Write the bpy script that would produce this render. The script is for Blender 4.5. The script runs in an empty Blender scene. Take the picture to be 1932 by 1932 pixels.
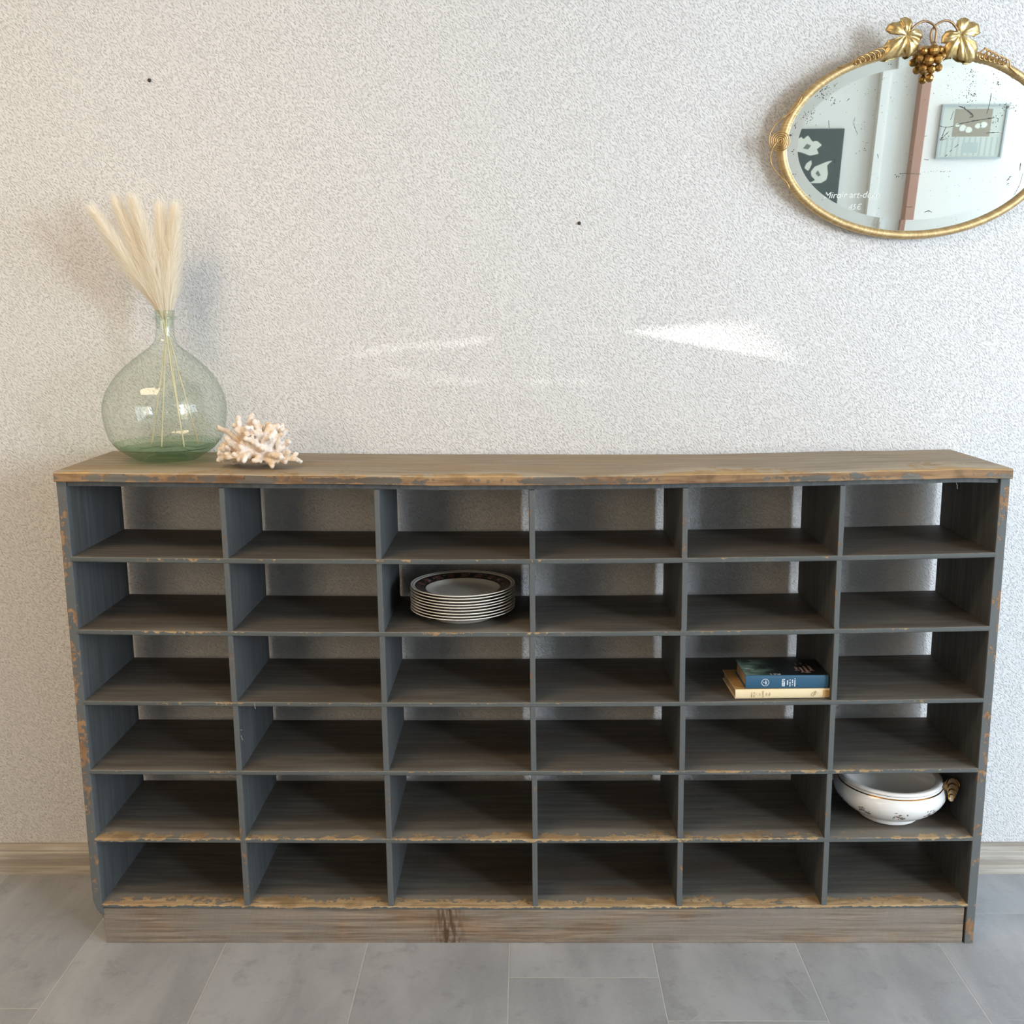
import bpy, bmesh, math, random
from mathutils import Vector, Matrix, noise
random.seed(7)
S = bpy.context.scene
C = S.collection
PI = math.pi
# ------------------------------------------------------------------ helpers
def link(o, parent=None):
    C.objects.link(o)
    if parent: o.parent = parent
    return o
def meshobj(name, V, F, mats, parent=None, fm=None, smooth=False, attr=None, loc=None):
    me = bpy.data.meshes.new(name)
    me.from_pydata([tuple(v) for v in V], [], F)
    if not isinstance(mats, (list, tuple)): mats = [mats]
    for m in mats: me.materials.append(m)
    if fm:
        for p, k in zip(me.polygons, fm): p.material_index = k
    if smooth:
        for p in me.polygons: p.use_smooth = True
    if attr:
        a = me.attributes.new('wear', 'FLOAT', 'POINT')
        for i, w in enumerate(attr): a.data[i].value = w
    me.update()
    o = bpy.data.objects.new(name, me)
    if loc: o.location = loc
    return link(o, parent)
class MB:
    def __init__(s): s.V = []; s.F = []; s.M = []; s.A = []
    def add(s, V, F, m=0, a=0.0):
        n = len(s.V); s.V += [Vector(v) for v in V]
        s.A += a if isinstance(a, list) else [a]*len(V)
        s.F += [tuple(i+n for i in f) for f in F]; s.M += [m]*len(F)
    def box(s, x0, x1, y0, y1, z0, z1, m=0):
        V = [(x, y, z) for z in (z0, z1) for y in (y0, y1) for x in (x0, x1)]
        s.add(V, [(0,2,3,1),(4,5,7,6),(0,1,5,4),(2,6,7,3),(0,4,6,2),(1,3,7,5)], m)
    def tube(s, pts, r, n=8, m=0, caps=True):
        pts = [Vector(p) for p in pts]; k = len(pts)
        R = r if isinstance(r, list) else [r]*k
        V = []; up = None
        for i, p in enumerate(pts):
            t = (pts[min(i+1, k-1)]-pts[max(i-1, 0)])
            t = t.normalized() if t.length > 1e-9 else Vector((0,0,1))
            if up is None: up = Vector((0,0,1)) if abs(t.z) < .9 else Vector((1,0,0))
            a = t.cross(up).normalized(); b = a.cross(t); up = b
            for j in range(n):
                q = 2*PI*j/n; V.append(p + (a*math.cos(q)+b*math.sin(q))*R[i])
        F = [(i*n+j, i*n+(j+1)%n, (i+1)*n+(j+1)%n, (i+1)*n+j) for i in range(k-1) for j in range(n)]
        if caps: F += [tuple(range(n-1, -1, -1)), tuple(range((k-1)*n, k*n))]
        s.add(V, F, m)
    def sphere(s, c, r, n=10, k=7, m=0, sc=(1,1,1), rot=None):
        V = []; c = Vector(c)
        for i in range(k+1):
            for j in range(n):
                t = PI*i/k; q = 2*PI*j/n
                v = Vector((math.sin(t)*math.cos(q)*sc[0], math.sin(t)*math.sin(q)*sc[1], math.cos(t)*sc[2]))*r
                if rot: v = rot @ v
                V.append(c+v)
        s.add(V, [(i*n+j, (i+1)*n+j, (i+1)*n+(j+1)%n, i*n+(j+1)%n) for i in range(k) for j in range(n)], m)
    def lathe(s, prof, n=96, m=0, off=None, closed=False):
        """prof: (r,z[,mat for the strip that starts here])"""
        base = len(s.V); k = len(prof)
        for p in prof:
            dx = off(p[1]) if off else 0
            for j in range(n):
                q = 2*PI*j/n; s.V.append(Vector((p[0]*math.cos(q)+dx, p[0]*math.sin(q), p[1]))); s.A.append(0)
        for i in range(k-1):
            mm = prof[i][2] if len(prof[i]) > 2 else m
            for j in range(n):
                s.F.append((base+i*n+j, base+i*n+(j+1)%n, base+(i+1)*n+(j+1)%n, base+(i+1)*n+j)); s.M.append(mm)
    def build(s, name, mats, parent=None, smooth=False, loc=None):
        return meshobj(name, s.V, s.F, mats, parent, s.M, smooth, s.A, loc)
def thing(name, label, cat, loc=(0,0,0), group=None):
    o = bpy.data.objects.new(name, None); o.location = loc; o.empty_display_size = .05; link(o)
    return tag(o, label, cat, group)
def tag(o, label, cat, group=None):
    o['label'] = label; o['category'] = cat
    if group: o['group'] = group
    return o
def struct(o): o['kind'] = 'structure'; return o
def sstep(a, b, x):
    t = min(1, max(0, (x-a)/(b-a))); return t*t*(3-2*t)
def interp(T, x):
    if x <= T[0][0]: return T[0][1]
    for (a, b), (c, d) in zip(T, T[1:]):
        if x <= c: return b+(d-b)*(x-a)/(c-a)
    return T[-1][1]
def catmull(P, n=6):
    P = [Vector(p) for p in P]; Q = [P[0]*2-P[1]]+P+[P[-1]*2-P[-2]]; out = []
    for i in range(1, len(Q)-2):
        for k in range(n):
            t = k/n; a, b, c, d = Q[i-1:i+3]
            out.append(.5*((2*b)+(c-a)*t+(2*a-5*b+4*c-d)*t*t+(3*b-a-3*c+d)*t**3))
    return out+[P[-1]]
# ------------------------------------------------------------------ materials
class NT:
    def __init__(s, name):
        s.m = bpy.data.materials.new(name); s.m.use_nodes = True
        s.t = s.m.node_tree; s.t.nodes.clear()
        s.out = s.n('ShaderNodeOutputMaterial')
    def n(s, typ, **kw):
        nd = s.t.nodes.new(typ)
        for k, v in kw.items():
            if k[0] == '_': setattr(nd, k[1:], v)
            else: s.set(nd.inputs[k.replace('__', ' ')], v)
        return nd
    def set(s, inp, v):
        if hasattr(v, 'is_output'): s.t.links.new(v, inp)
        else: inp.default_value = (tuple(v)+(1,)) if isinstance(v, (tuple, list)) and len(v) == 3 and inp.type == 'RGBA' else v
    def math(s, op, a, b=0.0, c=None, clamp=False):
        nd = s.n('ShaderNodeMath', _operation=op, _use_clamp=clamp)
        s.set(nd.inputs[0], a); s.set(nd.inputs[1], b)
        if c is not None: s.set(nd.inputs[2], c)
        return nd.outputs[0]
    def mix(s, f, a, b, blend='MIX'):
        nd = s.n('ShaderNodeMix', _data_type='RGBA', _blend_type=blend)
        s.set(nd.inputs[0], f); s.set(nd.inputs[6], a); s.set(nd.inputs[7], b); return nd.outputs[2]
    def ss(s, x, a, b):
        nd = s.n('ShaderNodeMapRange', _interpolation_type='SMOOTHSTEP')
        s.set(nd.inputs[0], x); s.set(nd.inputs[1], a); s.set(nd.inputs[2], b); return nd.outputs[0]
    def coord(s, scale=(1,1,1), rot=(0,0,0), loc=(0,0,0)):
        tc = s.n('ShaderNodeTexCoord'); mp = s.n('ShaderNodeMapping')
        s.t.links.new(tc.outputs['Object'], mp.inputs[0])
        mp.inputs[1].default_value = loc; mp.inputs[2].default_value = rot; mp.inputs[3].default_value = scale
        return mp.outputs[0]
    def rcoord(s, rot, scale):
        a = s.coord((1, 1, 1), rot); mp = s.n('ShaderNodeMapping'); s.t.links.new(a, mp.inputs[0]); mp.inputs[3].default_value = scale
        return mp.outputs[0]
    def noise(s, co, scale, detail=4, rough=.55, dist=0.0):
        nd = s.n('ShaderNodeTexNoise', Scale=scale, Detail=detail, Roughness=rough, Distortion=dist)
        s.t.links.new(co, nd.inputs['Vector']); return nd.outputs[0]
    def bump(s, h, dist=.001, strength=1.0, normal=None):
        nd = s.n('ShaderNodeBump'); nd.inputs['Strength'].default_value = strength; nd.inputs['Distance'].default_value = dist
        s.t.links.new(h, nd.inputs['Height'])
        if normal: s.t.links.new(normal, nd.inputs['Normal'])
        return nd.outputs[0]
    def pbsdf(s, col, rough=.6, metal=0.0, normal=None, spec=.5):
        nd = s.n('ShaderNodeBsdfPrincipled')
        s.set(nd.inputs['Base Color'], col); s.set(nd.inputs['Roughness'], rough); s.set(nd.inputs['Metallic'], metal)
        nd.inputs['Specular IOR Level'].default_value = spec
        if normal: s.t.links.new(normal, nd.inputs['Normal'])
        return nd.outputs[0]
    def done(s, sh): s.t.links.new(sh, s.out.inputs[0]); return s.m
def srgb(r, g, b):
    f = lambda c: (c/255/12.92) if c/255 <= .04045 else ((c/255+.055)/1.055)**2.4
    return (f(r), f(g), f(b))
def plain(name, col, rough=.6, metal=0.0, nscale=0, namp=.0, spec=.5):
    N = NT(name); co = N.coord(); nrm = None
    f = N.noise(co, nscale or 40, 4)
    c = N.mix(N.math('MULTIPLY', f, .35), col, tuple(x*.82 for x in col))
    if namp: nrm = N.bump(f, namp)
    return N.done(N.pbsdf(c, rough, metal, nrm, spec))
def worn_wood(name, pa, pb, stain, wa, wb, bias=0.0, axis=0, rough=.62, stain_amt=.5, ns=70, lit_fade=1.2):
    """old paint (two tones, dirt stain) over bare wood; the wear attribute says where it has rubbed off and where lips are painted lighter, as lit"""
    N = NT(name)
    st = [38, 38, 38]; st[axis] = 2.6
    lo = [9, 9, 9]; lo[axis] = 2.2
    co = N.coord(); cg = N.coord(tuple(st)); cl = N.coord(tuple(lo))
    grain = N.noise(cg, 2.2, 6, .6, .3); broad = N.noise(cl, 1.0, 4, .6); fine = N.noise(co, ns, 8, .65); blot = N.noise(co, 14, 5, .6)
    paint = N.mix(N.ss(grain, .35, .7), pa, pb)
    paint = N.mix(N.math('MULTIPLY', N.ss(broad, .42, .68), stain_amt), paint, stain)
    paint = N.mix(N.math('MULTIPLY', N.ss(fine, .55, .8), .35), paint, tuple(min(1, x*1.5) for x in pb))
    at = N.n('ShaderNodeAttribute', _attribute_name='wear')
    paint = N.mix(N.ss(at.outputs['Fac'], .12, .42), paint, tuple(min(1, x*lit_fade) for x in pb))  # paler paint at worn edges; on shelf lips also light painted in
    wood = N.mix(N.ss(grain, .3, .72), wa, wb)
    wood = N.mix(N.math('MULTIPLY', N.ss(blot, .5, .7), .55), wood, tuple(x*.45 for x in wb))
    w = N.math('ADD', at.outputs['Fac'], bias)
    k = N.math('MULTIPLY_ADD', N.math('SUBTRACT', fine, .5), 1.5, N.math('MULTIPLY_ADD', N.math('SUBTRACT', blot, .5), 1.7, w))
    k = N.math('MULTIPLY_ADD', N.math('SUBTRACT', grain, .5), .9, k)
    msk = N.ss(k, .54, .70)
    col = N.mix(msk, paint, wood)
    h = N.math('SUBTRACT', N.math('ADD', N.math('MULTIPLY', grain, .5), N.math('MULTIPLY', fine, .3)), N.math('MULTIPLY', msk, .5))
    r = N.math('MULTIPLY_ADD', msk, .15, rough)
    return N.done(N.pbsdf(col, r, 0, N.bump(h, .0012), .35))

M_front_shade = worn_wood('slate_paint_shaded_front', srgb(66,70,70), srgb(84,88,87), srgb(80,72,62), srgb(190,164,126), srgb(160,130,94), -.06, 0, lit_fade=1.05)  # shelf fronts: darker copy of the paint, their weaker light put in
M_paint = worn_wood('slate_paint_lit', srgb(86,83,78), srgb(108,104,97), srgb(92,74,56), srgb(190,164,126), srgb(160,130,94), -.08, 0, lit_fade=1.4)  # shelf boards: lighter copy, light from above put into the colour
M_paintv = worn_wood('slate_paint_upright', srgb(70,73,75), srgb(89,92,92), srgb(74,69,62), srgb(172,138,104), srgb(138,102,72), -.05, 2, stain_amt=.35, lit_fade=1.08)
M_top = worn_wood('top_board_wood', srgb(128,113,92), srgb(160,146,124), srgb(150,124,86), srgb(196,164,112), srgb(164,130,86), .10, 0, .55, .6, lit_fade=1.1)
M_edge = worn_wood('top_edge_paint', srgb(84,84,80), srgb(106,102,94), srgb(98,74,52), srgb(164,132,96), srgb(112,84,62), .44, 0, .6, .5, 45, lit_fade=1.1)
def plinth_mat():
    N = NT('raw_weathered_wood')
    co = N.coord(); cg = N.coord((2.0, 60, 60)); saw = N.rcoord((0, -.35, 0), (110, 40, 9))
    g = N.noise(cg, 2.4, 6, .65, .4); b = N.noise(N.coord((4, 9, 9)), 1, 5, .6); s = N.noise(saw, 1.0, 3, .5)
    c = N.mix(N.ss(g, .3, .7), srgb(98, 85, 72), srgb(156, 140, 122))
    c = N.mix(N.math('MULTIPLY', N.ss(b, .4, .62), .8), c, srgb(130, 122, 114))
    c = N.mix(N.math('MULTIPLY', N.ss(b, .5, .3), .45), c, srgb(146, 108, 74))
    at = N.n('ShaderNodeAttribute', _attribute_name='wear')
    c = N.mix(N.math('MULTIPLY', at.outputs['Fac'], N.ss(N.noise(N.coord((60, 20, 14)), 2, 4), .35, .6)), c, srgb(84, 62, 45))
    h = N.math('ADD', N.math('MULTIPLY', g, .6), N.math('MULTIPLY', s, .3))
    return N.done(N.pbsdf(c, .8, 0, N.bump(h, .0032), .2))
M_plinth = plinth_mat()
def wall_mat(name, col, amp=.002):
    N = NT(name)
    co = N.coord((1, 1, 1.0)); cs = N.rcoord((0, .83, 0), (390, 390, 160))
    a = N.noise(cs, 1.0, 3, .5, .15); b = N.noise(co, 16, 3); c = N.noise(co, 420, 2)
    h = N.math('ADD', N.math('MULTIPLY', N.ss(a, .47, .78), 1.0), N.math('MULTIPLY', c, .12))
    cc = N.mix(N.math('MULTIPLY', b, .2), col, tuple(x*.94 for x in col))
    return N.done(N.pbsdf(cc, .85, 0, N.bump(h, amp), .2))
M_wall = wall_mat('roughcast_wall_paint', (.705, .70, .70))
M_wall2 = wall_mat('smooth_wall_paint', (.80, .80, .77), .0004)
M_ceil = plain('ceiling_paint', (.62, .58, .52), .9)
M_unseen_dark = plain('dark_unseen_wall', (.12, .10, .085), .6)  # finish added on an unseen stretch of wall, dark to cut bounced light
M_ochre = plain('warm_wall_paint', (.45, .39, .31), .9)
def floor_mat():
    N = NT('grey_stone_floor_tiles')
    tc = N.n('ShaderNodeTexCoord'); sp = N.n('ShaderNodeSeparateXYZ'); N.t.links.new(tc.outputs['Object'], sp.inputs[0])
    w, L = .3085, .638
    u = N.math('DIVIDE', N.math('ADD', sp.outputs[0], .049), w)
    col = N.math('FLOOR', u); fx = N.math('SUBTRACT', u, col)
    v = N.math('DIVIDE', N.math('ADD', N.math('MULTIPLY_ADD', col, .1345, sp.outputs[1]), .12), L)
    row = N.math('FLOOR', v); fy = N.math('SUBTRACT', v, row)
    dx = N.math('MULTIPLY', N.math('MINIMUM', fx, N.math('SUBTRACT', 1.0, fx)), w)
    dy = N.math('MULTIPLY', N.math('MINIMUM', fy, N.math('SUBTRACT', 1.0, fy)), L)
    seam = N.math('SUBTRACT', 1.0, N.ss(N.math('MINIMUM', dx, dy), .0006, .0018))
    cv = N.n('ShaderNodeCombineXYZ'); N.set(cv.inputs[0], col); N.set(cv.inputs[1], row)
    wn = N.n('ShaderNodeTexWhiteNoise'); N.t.links.new(cv.outputs[0], wn.inputs['Vector'])
    va = N.n('ShaderNodeVectorMath', _operation='MULTIPLY_ADD'); N.t.links.new(wn.outputs['Color'], va.inputs[0]); va.inputs[1].default_value = (7, 7, 7); N.t.links.new(tc.outputs['Object'], va.inputs[2])
    mp = N.n('ShaderNodeMapping'); mp.inputs[3].default_value = (5.5, 2.0, 1); N.t.links.new(va.outputs[0], mp.inputs[0])
    a = N.noise(mp.outputs[0], 1.3, 6, .6, .5); b = N.noise(va.outputs[0], 16, 6, .68); g = N.noise(va.outputs[0], 150, 3)
    c = N.mix(N.ss(a, .32, .72), srgb(148, 150, 153), srgb(170, 172, 175))
    c = N.mix(N.math('MULTIPLY', N.ss(b, .52, .72), .5), c, srgb(128, 128, 130))
    c = N.mix(N.math('MULTIPLY', N.ss(g, .5, .75), .2), c, srgb(176, 176, 175))
    c = N.mix(N.math('MULTIPLY', seam, .55), c, srgb(196, 193, 184))
    # fine scratches
    vo = N.n('ShaderNodeTexVoronoi', _feature='DISTANCE_TO_EDGE', Scale=1.6); N.t.links.new(N.coord((1.2, 1, 1), (0, 0, .5)), vo.inputs['Vector'])
    scr = N.math('MULTIPLY', N.math('SUBTRACT', 1.0, N.ss(vo.outputs[0], .0006, .002)), N.ss(b, .5, .62))
    c = N.mix(N.math('MULTIPLY', scr, .35), c, srgb(190, 188, 182))
    h = N.math('SUBTRACT', N.math('MULTIPLY', b, .3), N.math('MULTIPLY', seam, .6))
    return N.done(N.pbsdf(c, .5, 0, N.bump(h, .0008), .4))
M_floor = floor_mat()
def base_mat():
    N = NT('grey_wood_laminate')
    g = N.noise(N.coord((3, 60, 60)), 1.6, 5, .6, .8)
    c = N.mix(N.ss(g, .35, .7), srgb(166, 157, 146), srgb(194, 187, 177))
    c = N.mix(N.math('MULTIPLY', N.ss(N.noise(N.coord((1.2, 30, 45)), 1, 3), .5, .62), .6), c, srgb(142, 131, 118))
    return N.done(N.pbsdf(c, .5, 0, None, .4))
M_base = base_mat()
def brass(name, a, b, rough, ridge=False):
    N = NT(name); co = N.coord()
    f = N.noise(co, 90, 5)
    c = N.mix(N.ss(f, .3, .75), a, b); h = f
    if ridge:
        sp = N.n('ShaderNodeSeparateXYZ'); N.t.links.new(co, sp.inputs[0])
        ang = N.math('ARCTAN2', N.math('DIVIDE', sp.outputs[2], .19), N.math('DIVIDE', sp.outputs[0], .29))
        cv = N.n('ShaderNodeCombineXYZ'); N.set(cv.inputs[0], N.math('MULTIPLY', ang, 75.0)); N.set(cv.inputs[1], N.math('MULTIPLY', f, .6))
        h = N.noise(cv.outputs[0], 1.0, 2)
        c = N.mix(N.math('MULTIPLY', N.ss(h, .5, .68), .5), c, tuple(min(1, x*1.35) for x in b))
    return N.done(N.pbsdf(c, rough, 1.0 if not ridge else .85, N.bump(h, .0006), .5))
M_brass = brass('brushed_brass', srgb(176,150,106), srgb(198,172,128), .5, True)
M_gold = brass('gilt_metal', srgb(186,156,100), srgb(218,196,146), .34)
M_wire = brass('brass_wire', srgb(174,136,84), srgb(200,166,112), .38)
M_stem = brass('bronze_stem', srgb(158,130,100), srgb(176,148,116), .45)
M_grape = brass('antique_brass_grapes', srgb(150,114,62), srgb(182,142,84), .36)
def mirror_mat():
    N = NT('old_silvered_glass')
    co = N.coord()
    b = N.noise(co, 160, 5, .7); c = N.noise(co, 22, 3)
    msk = N.ss(N.math('MULTIPLY_ADD', N.math('SUBTRACT', c, .5), .5, b), .66, .73)
    m = N.pbsdf((.80, .83, .79), .012, 1.0)
    d = N.pbsdf(srgb(112, 108, 98), .5)
    mx = N.n('ShaderNodeMixShader'); N.set(mx.inputs[0], N.math('MULTIPLY', msk, .6)); N.t.links.new(m, mx.inputs[1]); N.t.links.new(d, mx.inputs[2])
    return N.done(mx.outputs[0])
M_mirror = mirror_mat()
M_fox = plain('lost_silvering', srgb(72, 66, 58), .7)
M_chalk = plain('white_marker', (.70, .72, .70), .8)
def glass_mat(name, tint, edge, spec_rough=.02):
    N = NT(name); co = N.coord()
    lw = N.n('ShaderNodeLayerWeight'); lw.inputs['Blend'].default_value = .5
    fac = N.math('POWER', lw.outputs['Facing'], 4.0)
    bub = N.noise(N.coord((1, 1, 1)), 130, 3); wav = N.noise(co, 14, 2)
    bm = N.bump(N.math('MULTIPLY_ADD', N.ss(bub, .6, .75), .25, wav), .0025)
    col = N.mix(fac, tint, edge)
    col = N.mix(N.math('MULTIPLY', N.ss(bub, .6, .72), .25), col, tuple(x*.75 for x in tint))
    tr = N.n('ShaderNodeBsdfTransparent'); N.set(tr.inputs[0], col)
    gl = N.n('ShaderNodeBsdfGlossy'); gl.inputs['Roughness'].default_value = spec_rough; N.t.links.new(bm, gl.inputs['Normal'])
    l2 = N.n('ShaderNodeLayerWeight'); l2.inputs['Blend'].default_value = .5; N.t.links.new(bm, l2.inputs['Normal'])
    fr = N.math('MULTIPLY_ADD', N.math('POWER', l2.outputs['Facing'], 5.0), .8, .05, True)
    mx = N.n('ShaderNodeMixShader'); N.set(mx.inputs[0], fr); N.t.links.new(tr.outputs[0], mx.inputs[1]); N.t.links.new(gl.outputs[0], mx.inputs[2])
    return N.done(mx.outputs[0])
M_glass = glass_mat('pale_green_glass', (.935, .962, .93), (.60, .70, .63))
M_glassb = glass_mat('thick_green_glass', (.74, .86, .75), (.52, .66, .54))
def fuzz_mat():
    N = NT('pampas_fluff')
    d = N.n('ShaderNodeBsdfDiffuse'); t = N.n('ShaderNodeBsdfTranslucent')
    f = N.noise(N.coord((1, 1, .3)), 60, 3)
    c = N.mix(f, (.985, .955, .88), (.965, .91, .80))
    N.set(d.inputs[0], c); N.set(t.inputs[0], c)
    mx = N.n('ShaderNodeMixShader'); mx.inputs[0].default_value = .45; N.t.links.new(d.outputs[0], mx.inputs[1]); N.t.links.new(t.outputs[0], mx.inputs[2])
    return N.done(mx.outputs[0])
M_fuzz = fuzz_mat()
M_straw = plain('dry_straw', srgb(226, 216, 180), .6)
def coral_mat():
    N = NT('dry_coral'); co = N.coord()
    f = N.noise(co, 380, 3); g = N.noise(co, 28, 3)
    c = N.mix(N.ss(g, .38, .68), (.84, .78, .73), (.74, .58, .42))
    return N.done(N.pbsdf(c, .8, 0, N.bump(f, .0012), .2))
M_coral = coral_mat()
def porcelain(name, col, rough=.12): return plain(name, col, rough, 0, 30)
M_china = porcelain('white_porcelain', (.82, .81, .79))
M_plate = porcelain('cream_china', (.84, .80, .73), .14)
M_goldline = plain('gilt_line', srgb(176, 128, 60), .25, 1.0)
M_taupe = plain('gilded_taupe', srgb(168, 146, 118), .3)
M_rose = plain('printed_rose', srgb(120, 70, 72), .25)
M_leafp = plain('printed_grey_green', srgb(104, 106, 96), .25)
def band_mat():
    N = NT('transfer_print_band'); tc = N.n('ShaderNodeTexCoord'); sp = N.n('ShaderNodeSeparateXYZ'); N.t.links.new(tc.outputs['Object'], sp.inputs[0])
    ang = N.math('ARCTAN2', sp.outputs[1], sp.outputs[0])
    s = N.math('SINE', N.math('MULTIPLY', ang, 18.0))
    f = N.noise(N.coord(), 120, 4, .6)
    c = N.mix(N.ss(N.math('MULTIPLY_ADD', f, 1.2, N.math('MULTIPLY', s, .3)), .35, .75), srgb(112, 76, 66), srgb(40, 40, 40))
    c = N.mix(N.ss(f, .58, .66), c, srgb(170, 150, 132))
    return N.done(N.pbsdf(c, .2, 0, None, .5))
M_band = band_mat()
M_inkline = plain('dark_rim_line', srgb(52, 44, 42), .25)
M_blue = plain('blue_jacket', srgb(40, 84, 112), .38, 0, 20)
def jacket_art():
    N = NT('jacket_picture'); co = N.coord()
    sp = N.n('ShaderNodeSeparateXYZ'); N.t.links.new(co, sp.inputs[0])
    a = N.noise(N.coord((1, 1.6, 1), (0, 0, .4)), 26, 5, .6, .8)
    lft = N.ss(sp.outputs[0], -.005, -.075)
    k = N.math('MULTIPLY', N.ss(a, .34, .62), lft)
    c = N.mix(k, srgb(22, 26, 30), srgb(120, 150, 134))
    c = N.mix(N.math('MULTIPLY', N.ss(N.noise(co, 60, 4), .55, .7), N.math('MULTIPLY', lft, .6)), c, srgb(150, 150, 110))
    return N.done(N.pbsdf(c, .35))
M_art = jacket_art()
M_cream = plain('cream_paper_cover', srgb(228, 208, 168), .65, 0, 25)
M_kraft = plain('yellowed_board', srgb(190, 150, 92), .7, 0, 25)
M_page = plain('page_edges', srgb(168, 140, 108), .8, 0, 300)
M_ink = plain('faded_ink', srgb(150, 128, 96), .7)
M_white = plain('white_print', srgb(226, 230, 232), .5)
M_pink = plain('pinkish_title_print', srgb(170, 140, 130), .5)
M_dark = plain('dark_steel', srgb(46, 40, 36), .5)
M_trim = plain('white_gloss_paint', (.82, .82, .79), .35)
M_post = plain('varnished_post', srgb(176, 136, 118), .4)
M_canvas = plain('grey_canvas', srgb(84, 94, 92), .8, 0, 6)
M_petal = plain('painted_petal', srgb(222, 224, 214), .8, 0, 18)
M_spad = plain('painted_shadow_green', srgb(118, 128, 120), .8)
M_steel = plain('silver_frame', srgb(170, 178, 180), .4)
M_print = plain('pale_print', srgb(196, 200, 192), .5, 0, 9)
M_photo = plain('printed_photo', srgb(150, 142, 126), .5, 0, 12)
M_cap = plain('caption_block', srgb(172, 184, 180), .5)
M_fiber = plain('lint', srgb(180, 176, 168), .9)

# ------------------------------------------------------------------ room
RX0, RX1, RY0, RY1, RZ = -2.6, 4.3, -3.6, .315, 2.7
b = MB(); b.box(RX0-.12, RX1+.12, RY0-.12, RY1+.12, -.1, 0); struct(b.build('floor', M_floor))
b = MB(); b.box(RX0-.12, RX1+.12, RY0-.12, RY1+.12, RZ, RZ+.1); struct(b.build('ceiling', M_ceil))
b = MB(); b.box(RX0-.12, RX1+.12, RY1, RY1+.12, 0, RZ); struct(b.build('wall_back', M_wall))
def holed(name, x0, x1, y0, y1, z0, z1):
    b = MB(); b.box(x0, x1, RY0, y0, 0, RZ); b.box(x0, x1, y1, RY1, 0, RZ); b.box(x0, x1, y0, y1, 0, z0); b.box(x0, x1, y0, y1, z1, RZ)
    struct(b.build(name, M_wall2))
WR = (-3.2, -.9, .75, 2.5); WF = (-2.45, -1.4, .8, 2.4); WG = (3.05, 4.2, .8, 2.5)
def holed(name, u0, u1, wall, hole, mats):
    u = [u0, hole[0], hole[1], u1]; b = MB()
    for a0, a1, z0, z1 in ((u[0], u[1], 0, RZ), (u[2], u[3], 0, RZ), (u[1], u[2], 0, hole[2]), (u[1], u[2], hole[3], RZ)): wall(b, a0, a1, z0, z1)
    struct(b.build(name, mats))
holed('wall_right', RY0, RY1, lambda b, a, c, z0, z1: b.box(RX1, RX1+.12, a, c, z0, z1), WR, M_wall2)
holed('wall_front', RX0-.12, .45, lambda b, a, c, z0, z1: b.box(a, c, RY0-.12, RY0, z0, z1), WF, M_unseen_dark)
holed('wall_front_right', .45, RX1+.12, lambda b, a, c, z0, z1: b.box(a, c, RY0-.12, RY0, z0, z1), WG, M_wall2)
b = MB(); b.box(RX0-.12, RX0, RY0, RY1, 0, RZ); struct(b.build('wall_left', M_ochre))
def window(name, W, place, nu, nz, d=.03):
    b = MB(); f = .05; y0, y1, z0, z1 = W
    P = lambda a, c, e, g: place(b, a, c, e, g, d)
    P(y0, y0+f, z0, z1); P(y1-f, y1, z0, z1); P(y0+f, y1-f, z0, z0+f); P(y0+f, y1-f, z1-f, z1)
    for i in range(1, nu): yy = y0+(y1-y0)*i/nu; P(yy-.025, yy+.025, z0+f, z1-f)
    for i in range(1, nz): zz = z0+(z1-z0)*i/nz; place(b, y0+f, y1-f, zz-.018, zz+.018, d*.9)
    struct(b.build(name, M_trim))
window('window_1', WR, lambda b, a, c, e, g, d: b.box(RX1+.06-d, RX1+.06+d, a, c, e, g), 2, 1)
window('window_2', WF, lambda b, a, c, e, g, d: b.box(a, c, RY0-.06-d, RY0-.06+d, e, g), 2, 2)
window('window_3', WG, lambda b, a, c, e, g, d: b.box(a, c, RY0-.06-d, RY0-.06+d, e, g), 1, 1)
def baseboard(x0, x1, yw, y_f, name):
    d = yw-y_f
    prof = [(0, 0), (d, 0), (d, .012), (d*.96, .018), (d*.86, .022), (d*.86, .055), (d*.8, .058), (d*.8, .062), (d*.62, .067), (.2*d, .0695), (0, .0695)]
    V = []; F = []; n = len(prof)
    for x in (x0, x1): V += [(x, yw-p[0], p[1]) for p in prof]
    F = [(i, (i+1) % n, n+(i+1) % n, n+i) for i in range(n)]+[tuple(range(n-1, -1, -1)), tuple(range(n, 2*n))]
    struct(meshobj(name, V, F, M_base))
baseboard(RX0, RX1, RY1, .286, 'baseboard_back')
# seen in the looking glass: the opposite wall
b = MB(); b.box(1.945, 1.985, RY0, RY0+.05, 0, RZ); b.box(1.985, 2.003, RY0, RY0+.022, 0, RZ); struct(b.build('trim_1', M_trim))
b = MB(); b.box(2.158, 2.207, RY0, RY0+.07, 0, RZ)
tag(b.build('wooden_post', M_post), 'pinkish brown upright post reflected in the middle of the oval looking glass', 'post')

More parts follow.
